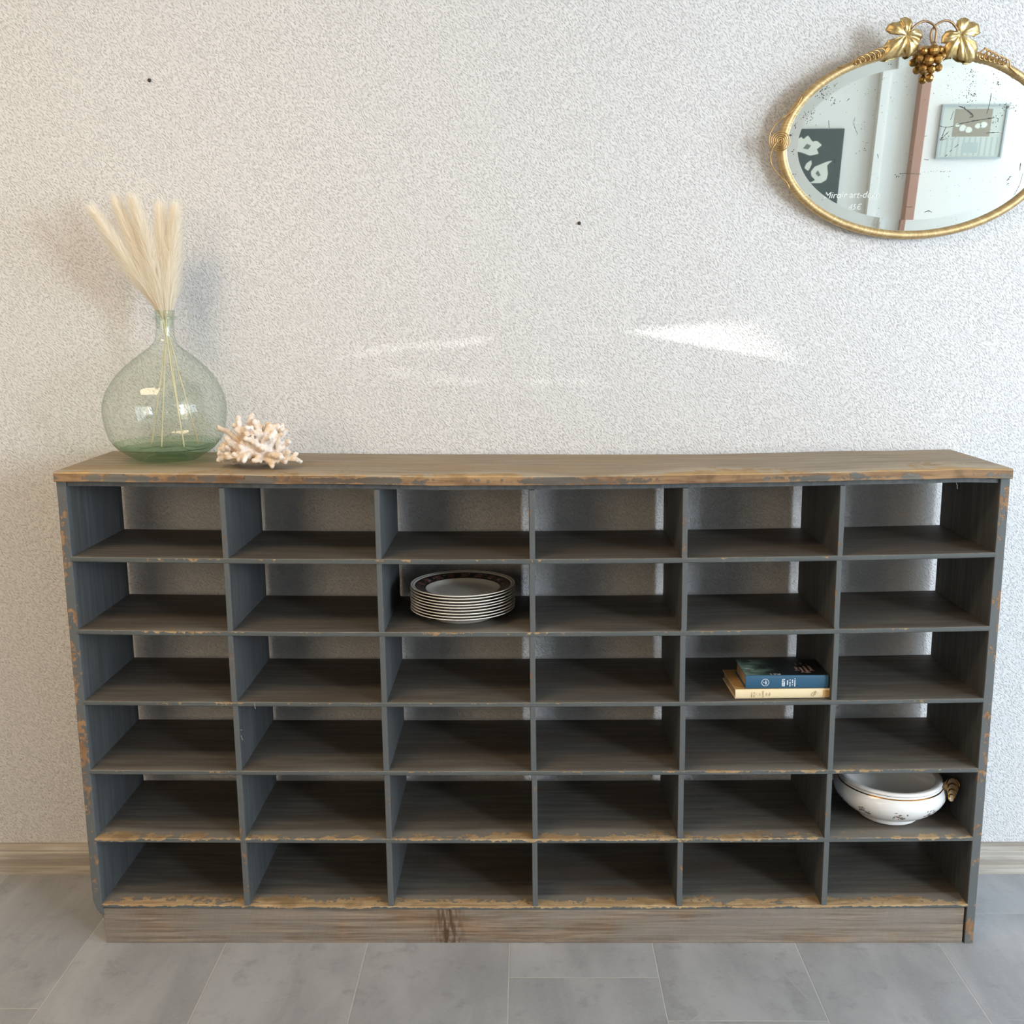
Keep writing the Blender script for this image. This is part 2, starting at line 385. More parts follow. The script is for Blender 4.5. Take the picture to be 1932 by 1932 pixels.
# ------------------------------------------------------------------ shelving unit
unit = thing('shelving_unit', 'long grey pigeonhole shelving unit of worn painted wood against the wall', 'shelf')
FR = [(-.953,1.0382),(-.875,1.0377),(-.793,1.0359),(-.706,1.0347),(-.638,1.0336),(-.529,1.031),(-.447,1.0305),(-.388,1.0302),(-.307,1.0283),(-.184,1.0256),(-.0985,1.0258),(-.0167,1.0253),(.0788,1.0252),(.1636,1.0256),(.2452,1.0265),(.34,1.028),(.425,1.0283),(.506,1.0292),(.6,1.0306),(.672,1.0323),(.766,1.0331),(.86,1.0355),(.9535,1.0332)]
BK = [(-.9615,1.041),(-.718,1.0368),(-.508,1.0331),(-.367,1.0306),(-.0645,1.028),(.1915,1.0258),(.394,1.0253),(.5537,1.0275),(.694,1.0308),(.822,1.0309),(.9464,1.0329)]
def ztop(x, y): t = (y+.01)/.32; return interp(FR, x)*(1-t)+interp(BK, x)*t
def nz(x, y, z): return noise.noise(Vector((x, y, z)))
def board(name, mats, prof, t0, t1, nt, place, jit=.0006, chip=.0, parent=unit, seed=0, fmat=None, extra=None):
    """closed profile [(a,b,wear)] swept along t, edges a little ragged"""
    V = []; A = []; F = []; FM = []; n = len(prof)
    for i in range(nt+1):
        t = t0+(t1-t0)*i/nt
        for k, p in enumerate(prof):
            w = p[2]; e = min(1, max(0, w-.2))
            ja = nz(t*30+seed*7, k*1.3, seed)*jit*(.3+e); jb = nz(t*26, k*1.7, seed+9.1)*jit*(.3+e)
            c = chip*e*max(0, nz(t*16+seed*3.1, k*.4, seed*1.7)-.18)*2.2
            ca = sum(q[0] for q in prof)/n; cb = sum(q[1] for q in prof)/n
            a = p[0]+ja+(c if ca > p[0] else -c); bb = p[1]+jb+(c if cb > p[1] else -c)*.7
            V.append(place(t, a, bb)); A.append(w+(extra(t, p[0], p[1]) if extra else 0))
    for i in range(nt):
        for k in range(n):
            F.append((i*n+k, i*n+(k+1) % n, (i+1)*n+(k+1) % n, (i+1)*n+k)); FM.append(fmat[k] if fmat else 0)
    F += [tuple(range(n-1, -1, -1)), tuple(range(nt*n, nt*n+n))]; FM += [0, 0]
    return meshobj(name, V, F, mats, parent, FM, False, A)
# shelves: (top z at the ends, thickness, sag, bare-wood strip along the front)
SH = [(.8637,.0105,.0096,.05),(.7099,.0100,.0089,.10),(.5559,.0095,.0068,.06),(.4022,.0095,.0047,.16),(.2476,.0098,.0037,.62),(.0928,.0080,.0055,.95)]
def zsh(i, x): return SH[i][0]-SH[i][2]*(1-min(1, abs(x)/.93)**2)
for i, (z, th, sg, wr) in enumerate(SH):
    ys = [.0, .0012, .004, .010, .018, .028, .040, .06, .1, .16, .22]
    ww = [.62, .55, .4, .28, .2, .1, 0, -.05, -.1, -.1, -.1]
    prof = [(y, 0 if k else -.0008, (ww[k]*.45 if k > 0 else .5)+(wr*max(0, 1-(y/.056)**2) if k else wr*.5)) for k, y in enumerate(ys)]
    prof += [(.2844, 0, .1), (.2844, -th, 0), (.1, -th, -.1), (.0015, -th, .15), (0, -th+.0012, .25+wr*.12)]
    board('shelf', [M_paint, M_front_shade], prof, -.9345, .9345, 150, lambda t, a, bb, i=i: (t, a, zsh(i, t)+bb), .0007, .0016+.0012*wr, seed=i*3+1, fmat=[0]*(len(prof)-3)+[1]*3,
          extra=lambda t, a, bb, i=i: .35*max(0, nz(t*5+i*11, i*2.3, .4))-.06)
DV = [((-.6238,-.6134),(-.6220,-.6100)),((-.3124,-.3018),(-.3100,-.2980)),((-.0044,.0070),(.0009,.0122)),((.3037,.3148),(.3097,.3218)),((.6155,.6262),(.6205,.6323))]
for k, ((a0, a1), (c0, c1)) in enumerate(DV):
    ztp = interp(FR, a0)-.0196-.0105; zb = zsh(5, a0)
    ys = [0, .0012, .006, .02, .08, .18, .2844]
    prof = [(0, y, [.52, .42, .2, 0, -.1, -.1, 0][j]) for j, y in enumerate(ys)]+[(1, y, [.52, .42, .2, 0, -.1, -.1, 0][j]) for j, y in reversed(list(enumerate(ys)))]
    prof[0] = (.06, 0, .35); prof[-1] = (.94, 0, .35)
    rows = [zb]+[zsh(j, a0) for j in (4, 3, 2, 1, 0)]+[ztp]
    offs = [random.uniform(-.0012, .0012) for _ in range(6)]
    def place(t, a, bb, a0=a0, a1=a1, c0=c0, c1=c1, ztp=ztp, zb=zb, rows=rows, offs=offs):
        s = (t-zb)/(ztp-zb); l = c0+(a0-c0)*s; r = c1+(a1-c1)*s
        j = max(0, min(5, sum(1 for q in rows[1:-1] if t > q)))
        return (l+(r-l)*a+offs[j], bb+.0008, t)
    V = []
    board('divider', M_paintv, prof, zb, ztp, 110, place, 0, 0, seed=k+20)
# side panels (left one rotted away at its foot), notched over the baseboard
for side in (-1, 1):
    xo, xi = (-.95, -.9314) if side < 0 else (.95, .9307)
    ys = [0, .0015, .006, .03, .1, .2, .2844]
    wv = [.6, .5, .3, .1, 0, 0, .1]
    prof = [(0.0, y, wv[j]) for j, y in enumerate(ys)]+[(1.0, y, wv[j]*.8) for j, y in reversed(list(enumerate(ys)))]
    prof[0] = (.07, 0, .55); prof[-1] = (.95, 0, .4)
    ztp = (1.0178 if side < 0 else 1.0128)
    def place(t, a, bb, side=side, xo=xo, xi=xi):
        o = xo
        if side < 0: o = xo + .027*sstep(.105, .03, t)+.004*max(0, nz(t*90, 1, 2))*sstep(.16, .08, t)
        i_ = xi if side > 0 else xi+.0105*sstep(.1, .03, t)
        y = bb
        if t < .075 and bb > .25: y = min(bb, .2755)
        if side < 0 and t < .08: y = bb+.004*sstep(.08, .05, t)*(1-bb/.2844)
        return (o+(i_-o)*a, y, t)
    board('side_panel', M_paintv, prof, 0.0, ztp, 130, place, .0009, .004 if side < 0 else .0022, seed=31+side,
          extra=(lambda t, a, bb: ((.16*max(0, nz(t*14, 3.3, 1))+.06) if bb < .02 else 0)) if side < 0 else (lambda t, a, bb: .16*max(0, nz(t*9, 7.3, 1)) if bb < .02 else 0))
# plinth board with a knot
prof = [(.002, .0, .1), (.002, .02, 0), (.002, .045, 0), (.002, .07, 0), (.0025, .0822, .1), (.02, .0828, 0), (.02, 0, 0)]
def knot(t, a, bb):
    d = ((t+.183)/.030)**2
    return 1.0*math.exp(-d)
board('plinth_board', M_plinth, prof, -.9285, .9262, 260, lambda t, a, bb: (t, a+.0006*nz(t*40, bb*30, 0), bb if bb > .03 else bb+.0006+.0025*max(0, nz(t*9, 5, 5)-.25)*(1 if bb == 0 else .0)), .0009, .001, seed=50, extra=knot)
# rail under the top
prof = [(.006, -.0098, .25), (.006, -.002, .1), (.006, 0, 0), (.022, 0, 0), (.022, -.0098, 0)]
board('top_rail', M_paintv, prof, -.93, .93, 60, lambda t, a, bb: (t, a, interp(FR, t)-.0198+bb), .0004, .0006, seed=60)
# top board: worn surface, painted ragged edge
ys = [-.01, -.0085, -.004, .004, .016, .03, .05, .09, .15, .22, .28, .3088]
wv = [.5, .55, .5, .42, .34, .26, .15, .05, -.05, -.1, -.15, -.1]
prof = [(y, -.0022 if k == 0 else (-.0004 if k == 1 else 0), wv[k]) for k, y in enumerate(ys)]
prof += [(.31, -.001, 0), (.31, -.0192, 0), (.1, -.0192, 0), (-.0088, -.0192, .1), (-.01, -.018, .35), (-.0102, -.013, .1), (-.0102, -.007, .2)]
nP = len(prof); fm = [0]*nP
for k in range(nP-4, nP): fm[k] = 1
fm[11] = fm[12] = 1
def corner(t, a):   # rounded plan corners at the two ends
    e = .9545-abs(t); return .0
board('top_board', [M_top, M_edge], prof, -.9535, .9535, 220, lambda t, a, bb: (t+(0.004*(1 if t > 0 else -1)*(-1)*sstep(.945, .9535, abs(t))*(1 if a < 0 else 0)), a, ztop(t, max(-.01, a))+bb), .0008, .0016, seed=70, fmat=fm,
      extra=lambda t, a, bb: .45*nz(t*4.2, a*9, 8.8)-(.18 if a > .2 else 0))
# lint threads caught on the rough edges
for (x, y, z, dx, dz) in [(.842, -.001, 1.006, .003, -.012), (-.607, .012, .487, -.008, .003), (-.61, .01, .476, .004, -.01), (-.575, .0, .551, .002, -.012)]:
    lint = MB(); lint.tube([(x, y-.002, z), (x+dx*.6, y-.004, z+dz*.35), (x+dx*.5, y-.004, z+dz*.7), (x+dx, y-.003, z+dz)], .0004, 5)
    lint.build('lint_thread', M_fiber, unit)

# ------------------------------------------------------------------ glass demijohn
BX, BY = -.783, .181; BZ = ztop(BX, BY)+.0005
prof = [(.0001,.016),(.02,.0155),(.038,.010),(.047,.003),(.052,.0),(.060,.0008),(.068,.005),(.083,.014),(.100,.026),(.1125,.040),(.1195,.055),(.1245,.075),(.1275,.098),(.128,.110),(.127,.122),(.1235,.137),(.1170,.153),(.1080,.169),(.0965,.185),(.0815,.201),(.0645,.216),(.0450,.231),(.0330,.240),(.0260,.247),(.0210,.256),(.0190,.264),(.0182,.276),(.0188,.294),(.0195,.302),(.0205,.312),(.0212,.316),(.0200,.3168),(.0175,.315),(.0168,.30),(.0160,.28)]
lean = lambda z: .0125*sstep(.10, .32, z)
jug = thing('demijohn', 'round pale green glass demijohn holding pampas grass on top of the shelving unit', 'bottle', (BX, BY, BZ))
b = MB(); b.lathe([(r, z, 1 if i < 9 else 0) for i, (r, z) in enumerate(prof)], 112, 0, lean)
for v in b.V:
    a = math.atan2(v.y, v.x); v.z += .0028*nz(math.cos(a)*2.2, math.sin(a)*2.2, 3)*(1 if .02 < v.z < .04 else 0)
b.build('glass_body', [M_glass, M_glassb], jug, True)
b = MB(); b.lathe([(.0195,.298),(.0225,.2985),(.0238,.3015),(.0225,.3045),(.0197,.305)], 80, 0, lean)
for i, v in enumerate(b.V): pass
b.build('neck_ring', M_glass, jug, True)
# thick glass pooled in the base, with its own uneven upper surface
b = MB(); b.lathe([(.098,.0285),(.085,.0245),(.06,.022),(.045,.0255),(.02,.027),(.0001,.0275)], 96, 0)
for v in b.V:
    a = math.atan2(v.y, v.x); v.z += .0022*nz(math.cos(a)*3.5, math.sin(a)*3.5, v.z*40)
b.build('thick_base', M_glassb, jug, True)

# ------------------------------------------------------------------ pampas stems
PX = lambda x: x
mouth = Vector((BX+.0125, BY, BZ+.316))
ST = [ # bottom dx,dy ; neck dx,dy ; tip x,y,z ; fullness
    ((.062,.02),(-.004,.004),(-.888,.150,1.548), 1.0, 'pampas grass stem leaning furthest left with its plume tip bent outward', 1.0),
    ((.046,-.03),(-.002,-.005),(-.846,.165,1.566), 1.0, 'pampas grass stem second from the left with a tall narrow plume', 1.0),
    ((.025,.03),(.001,.003),(-.806,.150,1.566), 1.15, 'pampas grass stem in the middle of the bunch with the fullest plume', 1.15),
    ((-.006,-.02),(.004,-.004),(-.765,.18,1.554), .85, 'thin wispy pampas grass stem right of the fullest plume', 1.1),
    ((-.038,.01),(.006,.004),(-.731,.172,1.551), .95, 'pampas grass stem leaning furthest right with a pale plume', 1.1)]
for si, (bo, ne, tip, full, lab, wid) in enumerate(ST):
    base = Vector((BX+bo[0], BY+bo[1], BZ+.030))
    neck = mouth+Vector((ne[0], ne[1], -.02)); tip = Vector(tip)
    low = base.lerp(neck, .5)
    drift = (tip-neck); out = neck+drift*.45; out.x = neck.x+drift.x*.40
    path = catmull([base, low, neck, out, tip], 14)
    root = thing('pampas_grass', lab, 'dried grass', tuple(base), 'pampas grass in the demijohn')
    off = -base
    b = MB(); b.tube([p+off for p in path[:38]], [.0014+.0003*math.sin(i) for i in range(38)], 7); b.build('stem', M_straw, root, True)
    V = []; F = []; sp = path[27:]; n0 = len(sp)
    rnd = random.Random(40+si)
    for h in range(int(5200*full)):
        u = rnd.random()**.85; f = .02+u*.93; k = f*(n0-1); i0 = min(n0-2, int(k)); p = sp[i0].lerp(sp[i0+1], k-i0)
        tan = (sp[i0+1]-sp[i0]).normalized(); q = rnd.uniform(0, 2*PI)
        a = tan.cross(Vector((0, 1, 0))).normalized(); c = a.cross(tan)
        rad = a*math.cos(q)+c*math.sin(q)
        body = math.sin(PI*min(1, .12+f*.80))
        L = (.040+.062*rnd.random())*(1-.42*f); th = math.radians(rnd.triangular(2, 36, 20))*(.45+.55*body)*wid
        d = tan*math.cos(th)+rad*math.sin(th)
        wd = rad.cross(tan).normalized()*rnd.uniform(.00018, .00034)
        pts = [p, p+d*L*.4, p+d*L*.75+rad*.001, p+d*L+rad*rnd.uniform(-.001, .004)+Vector((0, 0, -.004*rnd.random()))]
        m = len(V)
        for j, x in enumerate(pts[:3]):
            w = wd*(1, .9, .6)[j]; V += [x-w+off, x+w+off]
        V.append(pts[3]+off)
        F += [(m, m+1, m+3, m+2), (m+2, m+3, m+5, m+4), (m+4, m+5, m+6)]
    meshobj('plume', V, F, M_fuzz, root)

# ------------------------------------------------------------------ coral
def coral():
    b = MB(); rnd = random.Random(5)
    cx, cy = 0, 0
    def nubs(p, r, n):
        for _ in range(n):
            v = Vector((rnd.gauss(0,1), rnd.gauss(0,1), rnd.gauss(0,1))).normalized()
            b.sphere(p+v*r*.85, rnd.uniform(.0018, .0030), 6, 4)
    def branch(p, d, L, r, depth):
        pts = [p]; k = 5
        for i in range(k):
            d = (d+Vector((rnd.gauss(0,.13), rnd.gauss(0,.13), rnd.gauss(0,.10)+.03))).normalized(); pts.append(pts[-1]+d*L/k)
        rs = [r*(1-.22*i/k) for i in range(k+1)]
        b.tube(pts, rs, 8)
        for q, rr in list(zip(pts, rs))[1:]:
            nubs(q, rr, 4)
        b.sphere(pts[-1], rs[-1]*1.05, 8, 6)
        if depth:
            for i in range(rnd.randint(2, 3)):
                j = rnd.randint(2, k)
                v = Vector((rnd.gauss(0,1), rnd.gauss(0,1), rnd.gauss(0,1)))
                dd = (d*1.1+(v-d*v.dot(d)).normalized()*.85).normalized()
                branch(pts[j], dd, L*rnd.uniform(.28, .45), r*.82, 0)
    b.sphere((0, 0, .04), .034, 14, 10, sc=(1.25, .95, .8))
    n = 54
    for i in range(n):
        zf = 1-1.45*(i+.5)/n; q = i*2.39996
        s = math.sqrt(max(0, 1-zf*zf)); d = Vector((s*math.cos(q), s*math.sin(q), zf))
        if d.z < -.25: d.z = -.25
        d.normalize()
        R = 1/math.sqrt((d.x/.074)**2+(d.y/.058)**2+(d.z/(.076 if d.z > 0 else .045))**2)
        if d.x > .55 and d.z < .6: R *= 1.05
        c = Vector((d.x*.020, d.y*.016, .036+d.z*.018))
        L = max(.02, R*rnd.uniform(.84, 1.0)-.022)
        branch(c, d, L, rnd.uniform(.0066, .0082), 1)
    for d, L in [((1,-.2,.02), .068), ((.95,.15,.22), .058), ((1,-.35,.3), .055), ((.9,-.5,.05), .056)]:
        branch(Vector((.02, 0, .026)), Vector(d).normalized(), L, .0066, 1)
    zmin = min(v.z for v in b.V)
    for v in b.V:
        if v.z < 0: v.z *= .2
    o = b.build('coral_piece', M_coral, None, True)
    md = o.modifiers.new('fuse', 'REMESH'); md.mode = 'VOXEL'; md.voxel_size = .0015; md.use_smooth_shade = True
    dg = bpy.context.evaluated_depsgraph_get()
    me = bpy.data.meshes.new_from_object(o.evaluated_get(dg)); o.modifiers.clear(); o.data = me
    zm = min(v.co.z for v in me.vertices)
    for v in me.vertices: v.co.z -= zm
    me.materials.clear(); me.materials.append(M_coral)
    for p in me.polygons: p.use_smooth = True
    return o
co = coral(); co.location = (-.570, .088, ztop(-.57, .05)+.0004)
tag(co, 'branching white and beige coral piece beside the glass demijohn', 'coral')

# ------------------------------------------------------------------ plates
pl_prof = [(.0001,.0062),(.030,.0060),(.058,.0058),(.068,.0068),(.0745,.0098),(.080,.0126,2),(.0845,.0139,1),(.0985,.0184,2),(.1030,.0199,0),(.1070,.0213,3),(.1082,.0217,0),(.1110,.0228),(.1122,.0230),(.1126,.0221),(.1112,.0208),(.100,.0165),(.084,.0106),(.076,.0072),(.069,.0030),(.0655,.0004),(.0635,.0),(.0605,.0004),(.0585,.0022),(.030,.0022),(.0001,.0022)]
mp = MB(); mp.lathe([(p[0], p[1], (p[2] if len(p) > 2 else 0)) for p in pl_prof], 120)
proto = mp.build('plate', [M_plate, M_band, M_inkline, M_inkline], None, True)
PC = (-.1465, .1235); pz = zsh(1, PC[0])+.0006
names = ['lowest plate', 'second plate from the bottom', 'third plate from the bottom', 'fourth plate from the bottom', 'middle plate', 'fourth plate from the top', 'third plate from the top', 'second plate from the top']
rnd = random.Random(3)
for k in range(9):
    o = proto if k == 0 else link(proto.copy())
    o.location = (PC[0]+rnd.uniform(-.0009, .0009), PC[1]+rnd.uniform(-.0006, .0006), pz+.0063*k+(rnd.uniform(-.0003, .0003) if 0 < k < 8 else 0)); o.rotation_euler = (0, 0, rnd.uniform(0, 6))
    lab = 'topmost china plate of the stack, its dark patterned rim band showing' if k == 8 else names[k]+' in the stack of nine, only its pale rim showing'
    tag(o, lab, 'plate', 'stack of china plates on the second shelf')

# ------------------------------------------------------------------ books
def glyphs(b, place, x0, x1, y0, y1, rows, rnd, fill=.75, m=0):
    """marks standing for lines too small to read in the photo: rows of short strokes"""
    h = (x1-x0)/rows
    for r in range(rows):
        y = y0
        while y < y1-.0004:
            w = min(rnd.uniform(.0006, .0016), y1-y)
            if rnd.random() < fill:
                P = [place(x0+h*(r+.12), y), place(x0+h*(r+.88), y), place(x0+h*(r+.88), y+w), place(x0+h*(r+.12), y+w)]
                b.add(P, [(0, 1, 2, 3)], m)
            y += w+.0003
def book(name, label, L, D, T, loc, rz, mats, round_sp=.004):
    t = thing(name, label, 'book', loc); t.rotation_euler = (0, 0, rz)
    # cover: spine at y=0 facing the viewer, boards above and below, open on three sides
    n = 8; out = [(D, 0), (.003, 0)]
    for i in range(n+1):
        q = -PI/2-PI*i/n; out.append((.003+.003*math.cos(q) if False else .003-.003*math.sin(PI*i/n), T/2-T/2*math.cos(PI*i/n)))
    out += [(D, T)]
    th = .0016
    inn = [(D, T-th), (.0045, T-th), (.0032, T/2), (.0045, th), (D, th)]
    prof = out+inn; m = len(prof)
    V = [(x, p[0], p[1]) for x in (-L/2, L/2) for p in prof]
    F = []; FM = []
    for i in range(m):
        F.append((i, m+i, m+(i+1) % m, (i+1) % m)); FM.append(1 if i == len(out)-2 else 0)
    b = MB(); b.V = [Vector(v) for v in V]; b.F = F; b.M = FM; b.A = [0]*len(V)
    for s in (0, m):
        k = len(out)
        # end faces as strips
        o_idx = list(range(k)); i_idx = [k+4-j for j in range(5)]
        ii = [k+4, k+3, k+2, k+1, k]
        mid = k//2
        f1 = [o_idx[0], o_idx[1], s*0+ii[1], ii[0]]; f2 = [o_idx[1]]+o_idx[2:mid+1]+[ii[2], ii[1]]; f3 = o_idx[mid:k-1]+[ii[3], ii[2]]; f4 = [o_idx[k-2], o_idx[k-1], ii[4], ii[3]]
        for f in (f1, f2, f3, f4):
            f = [x+s for x in f]; b.F.append(tuple(f if s == 0 else reversed(f))); b.M.append(0)
    b.build('cover', mats, t)
    b = MB(); b.box(-L/2+.003, L/2-.003, .0042, D-.003, th+.0001, T-th-.0001); b.build('page_block', M_page, t)
    return t
rnd = random.Random(11)
zc = zsh(2, .52)+.0012
cream = book('book', 'cream paper covered book lying under the blue book', .196, .126, .0205, (.5207, .011, zc), math.radians(1.5), [M_cream, M_kraft])
b = MB(); sp = lambda yy: (lambda x, z: (x, yy, z))
for x0, x1, r in [(-.0655, -.0630, 1), (-.0605, -.0580, 1)]: glyphs(b, sp(-.0004), x0, x1, .004, .0165, r, rnd, .8)
glyphs(b, sp(-.0004), -.0555, -.0547, .007, .0135, 1, rnd, .9)
o = b.build('author_lettering', M_ink, cream); o['label'] = 'faded small lettering on the spine'
def text(name, body, size, mat, parent, M, label=None, shear=0, ext=.0001):
    cu = bpy.data.curves.new(name, 'FONT'); cu.body = body; cu.size = size; cu.align_x = 'CENTER'; cu.align_y = 'CENTER'; cu.extrude = ext; cu.shear = shear
    tmp = bpy.data.objects.new(name, cu); C.objects.link(tmp)
    dg = bpy.context.evaluated_depsgraph_get(); me = bpy.data.meshes.new_from_object(tmp.evaluated_get(dg))
    bpy.data.objects.remove(tmp); me.materials.clear(); me.materials.append(mat)
    o = bpy.data.objects.new(name, me); link(o, parent); o.matrix_local = M
    if label: o['label'] = label
    return o
def frame(right, up, org):
    r = Vector(right).normalized(); u = Vector(up).normalized(); n = r.cross(u)
    M = Matrix((r, u, n)).transposed().to_4x4(); M.translation = Vector(org); return M
for k, (tx, x) in enumerate([('LA', -.0475), ('GUERRE', -.0405), ('DU', -.0335), ('FEU', -.0270)]):
    text('title_lettering', tx, .0042 if tx == 'GUERRE' else .0046, M_ink, cream, frame((0,0,1), (-1,0,0), (x, -.00045, .0102)), 'faded title word on the spine')
text('monogram', 'GP.', .0105, M_ink, cream, frame((.85,0,.5), (-.5,0,.85), (.0655, -.00045, .0098)), 'brown monogram near the spine end', .2)
b = MB(); b.box(.0842, .0978, -.0003, .0025, .0035, .0170); b.build('spine_stain', M_kraft, cream)['label'] = 'yellowed stain at the spine end'
zb = zc+.0207
blue = book('book', 'blue jacketed book on top of the cream book', .1715, .104, .0285, (.5300, .0135, zb), math.radians(.6), [M_blue, M_art])
b = MB()
for x0, x1, z0, z1, r in [(-.0115, -.0045, .0055, .0215, 3), (-.0010, .0022, .0075, .0185, 1), (.0042, .0072, .0050, .0220, 1), (.0092, .0122, .0065, .0200, 1), (.0142, .0172, .0050, .0225, 1)]:
    glyphs(b, sp(-.0004), x0, x1, z0, z1, r, rnd, .88)
o = b.build('spine_lettering', M_white, blue); o['label'] = 'white block of lettering on the spine'
b = MB(); cxl, czl, R = -.0455, .0140, .0078
N_ = 48
for i in range(N_):
    q0, q1 = 2*PI*i/N_, 2*PI*(i+1)/N_
    b.add([(cxl+r*math.cos(q), -.0004, czl+r*math.sin(q)) for q in (q0, q1) for r in (R, R*.89)], [(0, 1, 3, 2)])
glyphs(b, sp(-.0004), cxl-.0005, cxl+.0035, czl-.004, czl+.0042, 2, rnd, .92)
glyphs(b, sp(-.0004), cxl-.0052, cxl-.0012, czl-.0008, czl+.001, 1, rnd, 1)
o = b.build('publisher_roundel', M_white, blue); o['label'] = 'white ring emblem on the spine'
b = MB(); tp = lambda x, y: (x, y, .0287)
for x0, x1, y0, y1 in [(.026, .033, .030, .058), (.036, .042, .018, .052), (.0445, .052, .016, .060), (.055, .063, .027, .062)]:
    glyphs(b, tp, x0, x1, y0, y1, 1, random.Random(int(x0*1e4)), .92)
    b.add([tp(x0-.002, y0), tp(x1+.001, y0), tp(x1+.001, y0+.004), tp(x0-.002, y0+.004)], [(0, 1, 2, 3)])
for x0, x1, y0, y1 in [(.033, .037, .066, .078), (.044, .050, .068, .082), (.056, .059, .068, .076)]: glyphs(b, tp, x0, x1, y0, y1, 1, rnd, .8)
o = b.build('jacket_title', M_pink, blue); o['label'] = 'pinkish title lettering on the jacket front'
b = MB(); b.add([tp(-.078, .044), tp(-.060, .0395), tp(-.0595, .0405), tp(-.077, .0475)], [(0, 1, 2, 3)])
b.build('jacket_mark', M_white, blue)
b = MB(); glyphs(b, tp, -.034, -.012, .004, .012, 6, rnd, .6); b.build('jacket_small_print', M_white, blue)

# ------------------------------------------------------------------ tureen
TC = (.7905, .1135); TZ = zsh(4, TC[0])+.0012
tur = thing('tureen', 'white lidless china tureen with flower sprays and gold line', 'tureen', (*TC, TZ))
outp = [(.0001,.003,0),(.050,.003,0),(.056,.0,0),(.0615,.0,0),(.0635,.002,0),(.0625,.006,0),(.064,.009,0),(.076,.0150,0),(.090,.0235,0),(.1035,.0345,0),(.1125,.0455,0),(.117,.055,0),(.1182,.0625,0),(.1172,.0700,0),(.1140,.0765,0),(.1112,.0800,1),(.1095,.0822,0),(.1075,.0835,0),(.1068,.0848,0),(.1082,.0862,2),(.1088,.0872,0),(.1092,.0895,0),(.1085,.0918,0),(.1065,.0930,0),(.1030,.0932,0),(.0965,.0918,0),(.0935,.0900,0),(.0925,.087,0),(.0955,.080,0),(.106,.070,0),(.1115,.060,0),(.105,.044,0),(.088,.028,0),(.060,.015,0),(.0001,.011,0)]
b = MB(); b.lathe(outp, 128)
# flower sprays on the shoulder
def onsurf(q, z, e=.0003):
    pr = [(p[1], p[0]) for p in outp[5:14]]; r = interp(pr, z)+e
    return Vector((r*math.cos(q), r*math.sin(q), z))
def dot(q, z, rad, m, n=8, asp=1.0, rot=0):
    rr = .11; P = []
    for i in range(n):
        a = 2*PI*i/n; u = math.cos(a)*rad*asp; v = math.sin(a)*rad
        u, v = u*math.cos(rot)-v*math.sin(rot), u*math.sin(rot)+v*math.cos(rot)
        P.append(onsurf(q+u/rr, z+v*.85))
    b.add(P, [tuple(range(n))], m)
rnd = random.Random(8)
for q0 in (-2.92, -2.36, -1.70, -1.08, -.45, .2, .8, 1.5, 2.1, 2.75):
    dz = .004
    dot(q0-.03, .0405+dz, .0046, 3); dot(q0+.035, .0350+dz, .0034, 4); dot(q0+.07, .0325+dz, .0030, 4); dot(q0-.10, .0365+dz, .0028, 4); dot(q0+.105, .0340+dz, .0021, 3)
    for k in range(12): dot(q0+rnd.uniform(-.12, .14), .038+dz+rnd.uniform(-.009, .013), rnd.uniform(.0009, .0016), 4, 6, 2.2, rnd.uniform(0, 3))
b.build('bowl', [M_china, M_goldline, M_inkline, M_rose, M_leafp], tur, True)
for ang in (-.42, PI-.42):
    b = MB(); u = Vector((math.cos(ang), math.sin(ang), 0)); v = Vector((-u.y, u.x, 0))
    fa = (u*.62-v*.62+Vector((0, 0, .45))).normalized() if ang < 0 else u; fb = Vector((0, 0, 1)).cross(fa).normalized(); Rm = Matrix((fa, fb, fa.cross(fb))).transposed()
    for k, (rr, ro, zz, sd) in enumerate([(.0180, .127, .086, .002), (.0145, .1275, .080, -.006), (.0112, .1275, .074, -.014), (.0080, .1265, .068, -.021)]):
        b.sphere(u*ro+v*sd*1.0+Vector((0, 0, zz)), rr, 20, 12, 0, (.26, .95, .95), Rm)
        q = u*ro+v*sd+Vector((0, 0, zz))
        ring = [q+Rm @ Vector((.2*rr, math.cos(a)*rr*.92, math.sin(a)*rr*.92)) for a in [PI*j/12-.3 for j in range(16)]]
        b.tube(ring, .0015, 6, 1)
    b.tube([u*.108+Vector((0,0,.080)), u*.118+Vector((0,0,.086)), u*.126+Vector((0,0,.083))], [.008, .010, .009], 12, 0)
    o = b.build('handle', [M_taupe, M_goldline], tur, True); o['label'] = 'ribbed shell shaped handle with gilding'

# ------------------------------------------------------------------ looking glass
TL = math.radians(6)
mir = thing('oval_mirror', 'oval old mirror in brass frame topped with gilt vine leaves', 'mirror', (.825, .2733, 1.688))
mir.rotation_euler = (TL, 0, 0)       # hangs leaning forward
# local frame: x right, z up the glass, -y toward the room
E3 = lambda u, w, d=0.0: Vector((u/1000, -d, w/1000))
def ell(a, bb, q, d): return Vector((a*math.cos(q), -d, bb*math.sin(q)))
b = MB(); n = 160
rings = [(.2945,.1935,-.012),(.2950,.1940,.0),(.2925,.1915,.0055),(.2860,.1855,.0072),(.2800,.1795,.0055),(.2766,.1766,.001),(.2766,.1766,-.008)]
for a, bb, d in rings:
    for j in range(n): b.V.append(ell(a, bb, 2*PI*j/n, d)); b.A.append(0)
for i in range(len(rings)-1):
    for j in range(n): b.F.append((i*n+j, i*n+(j+1) % n, (i+1)*n+(j+1) % n, (i+1)*n+j)); b.M.append(0)
b.F.append(tuple(range(n))); b.M.append(0)
b.build('frame', M_brass, mir, True)
b = MB()
rr = [(.2770, .1770, -.0022), (.2535, .1535, 0.0)]
for a, bb, d in rr:
    for j in range(n): b.V.append(ell(a, bb, 2*PI*j/n, d)); b.A.append(0)
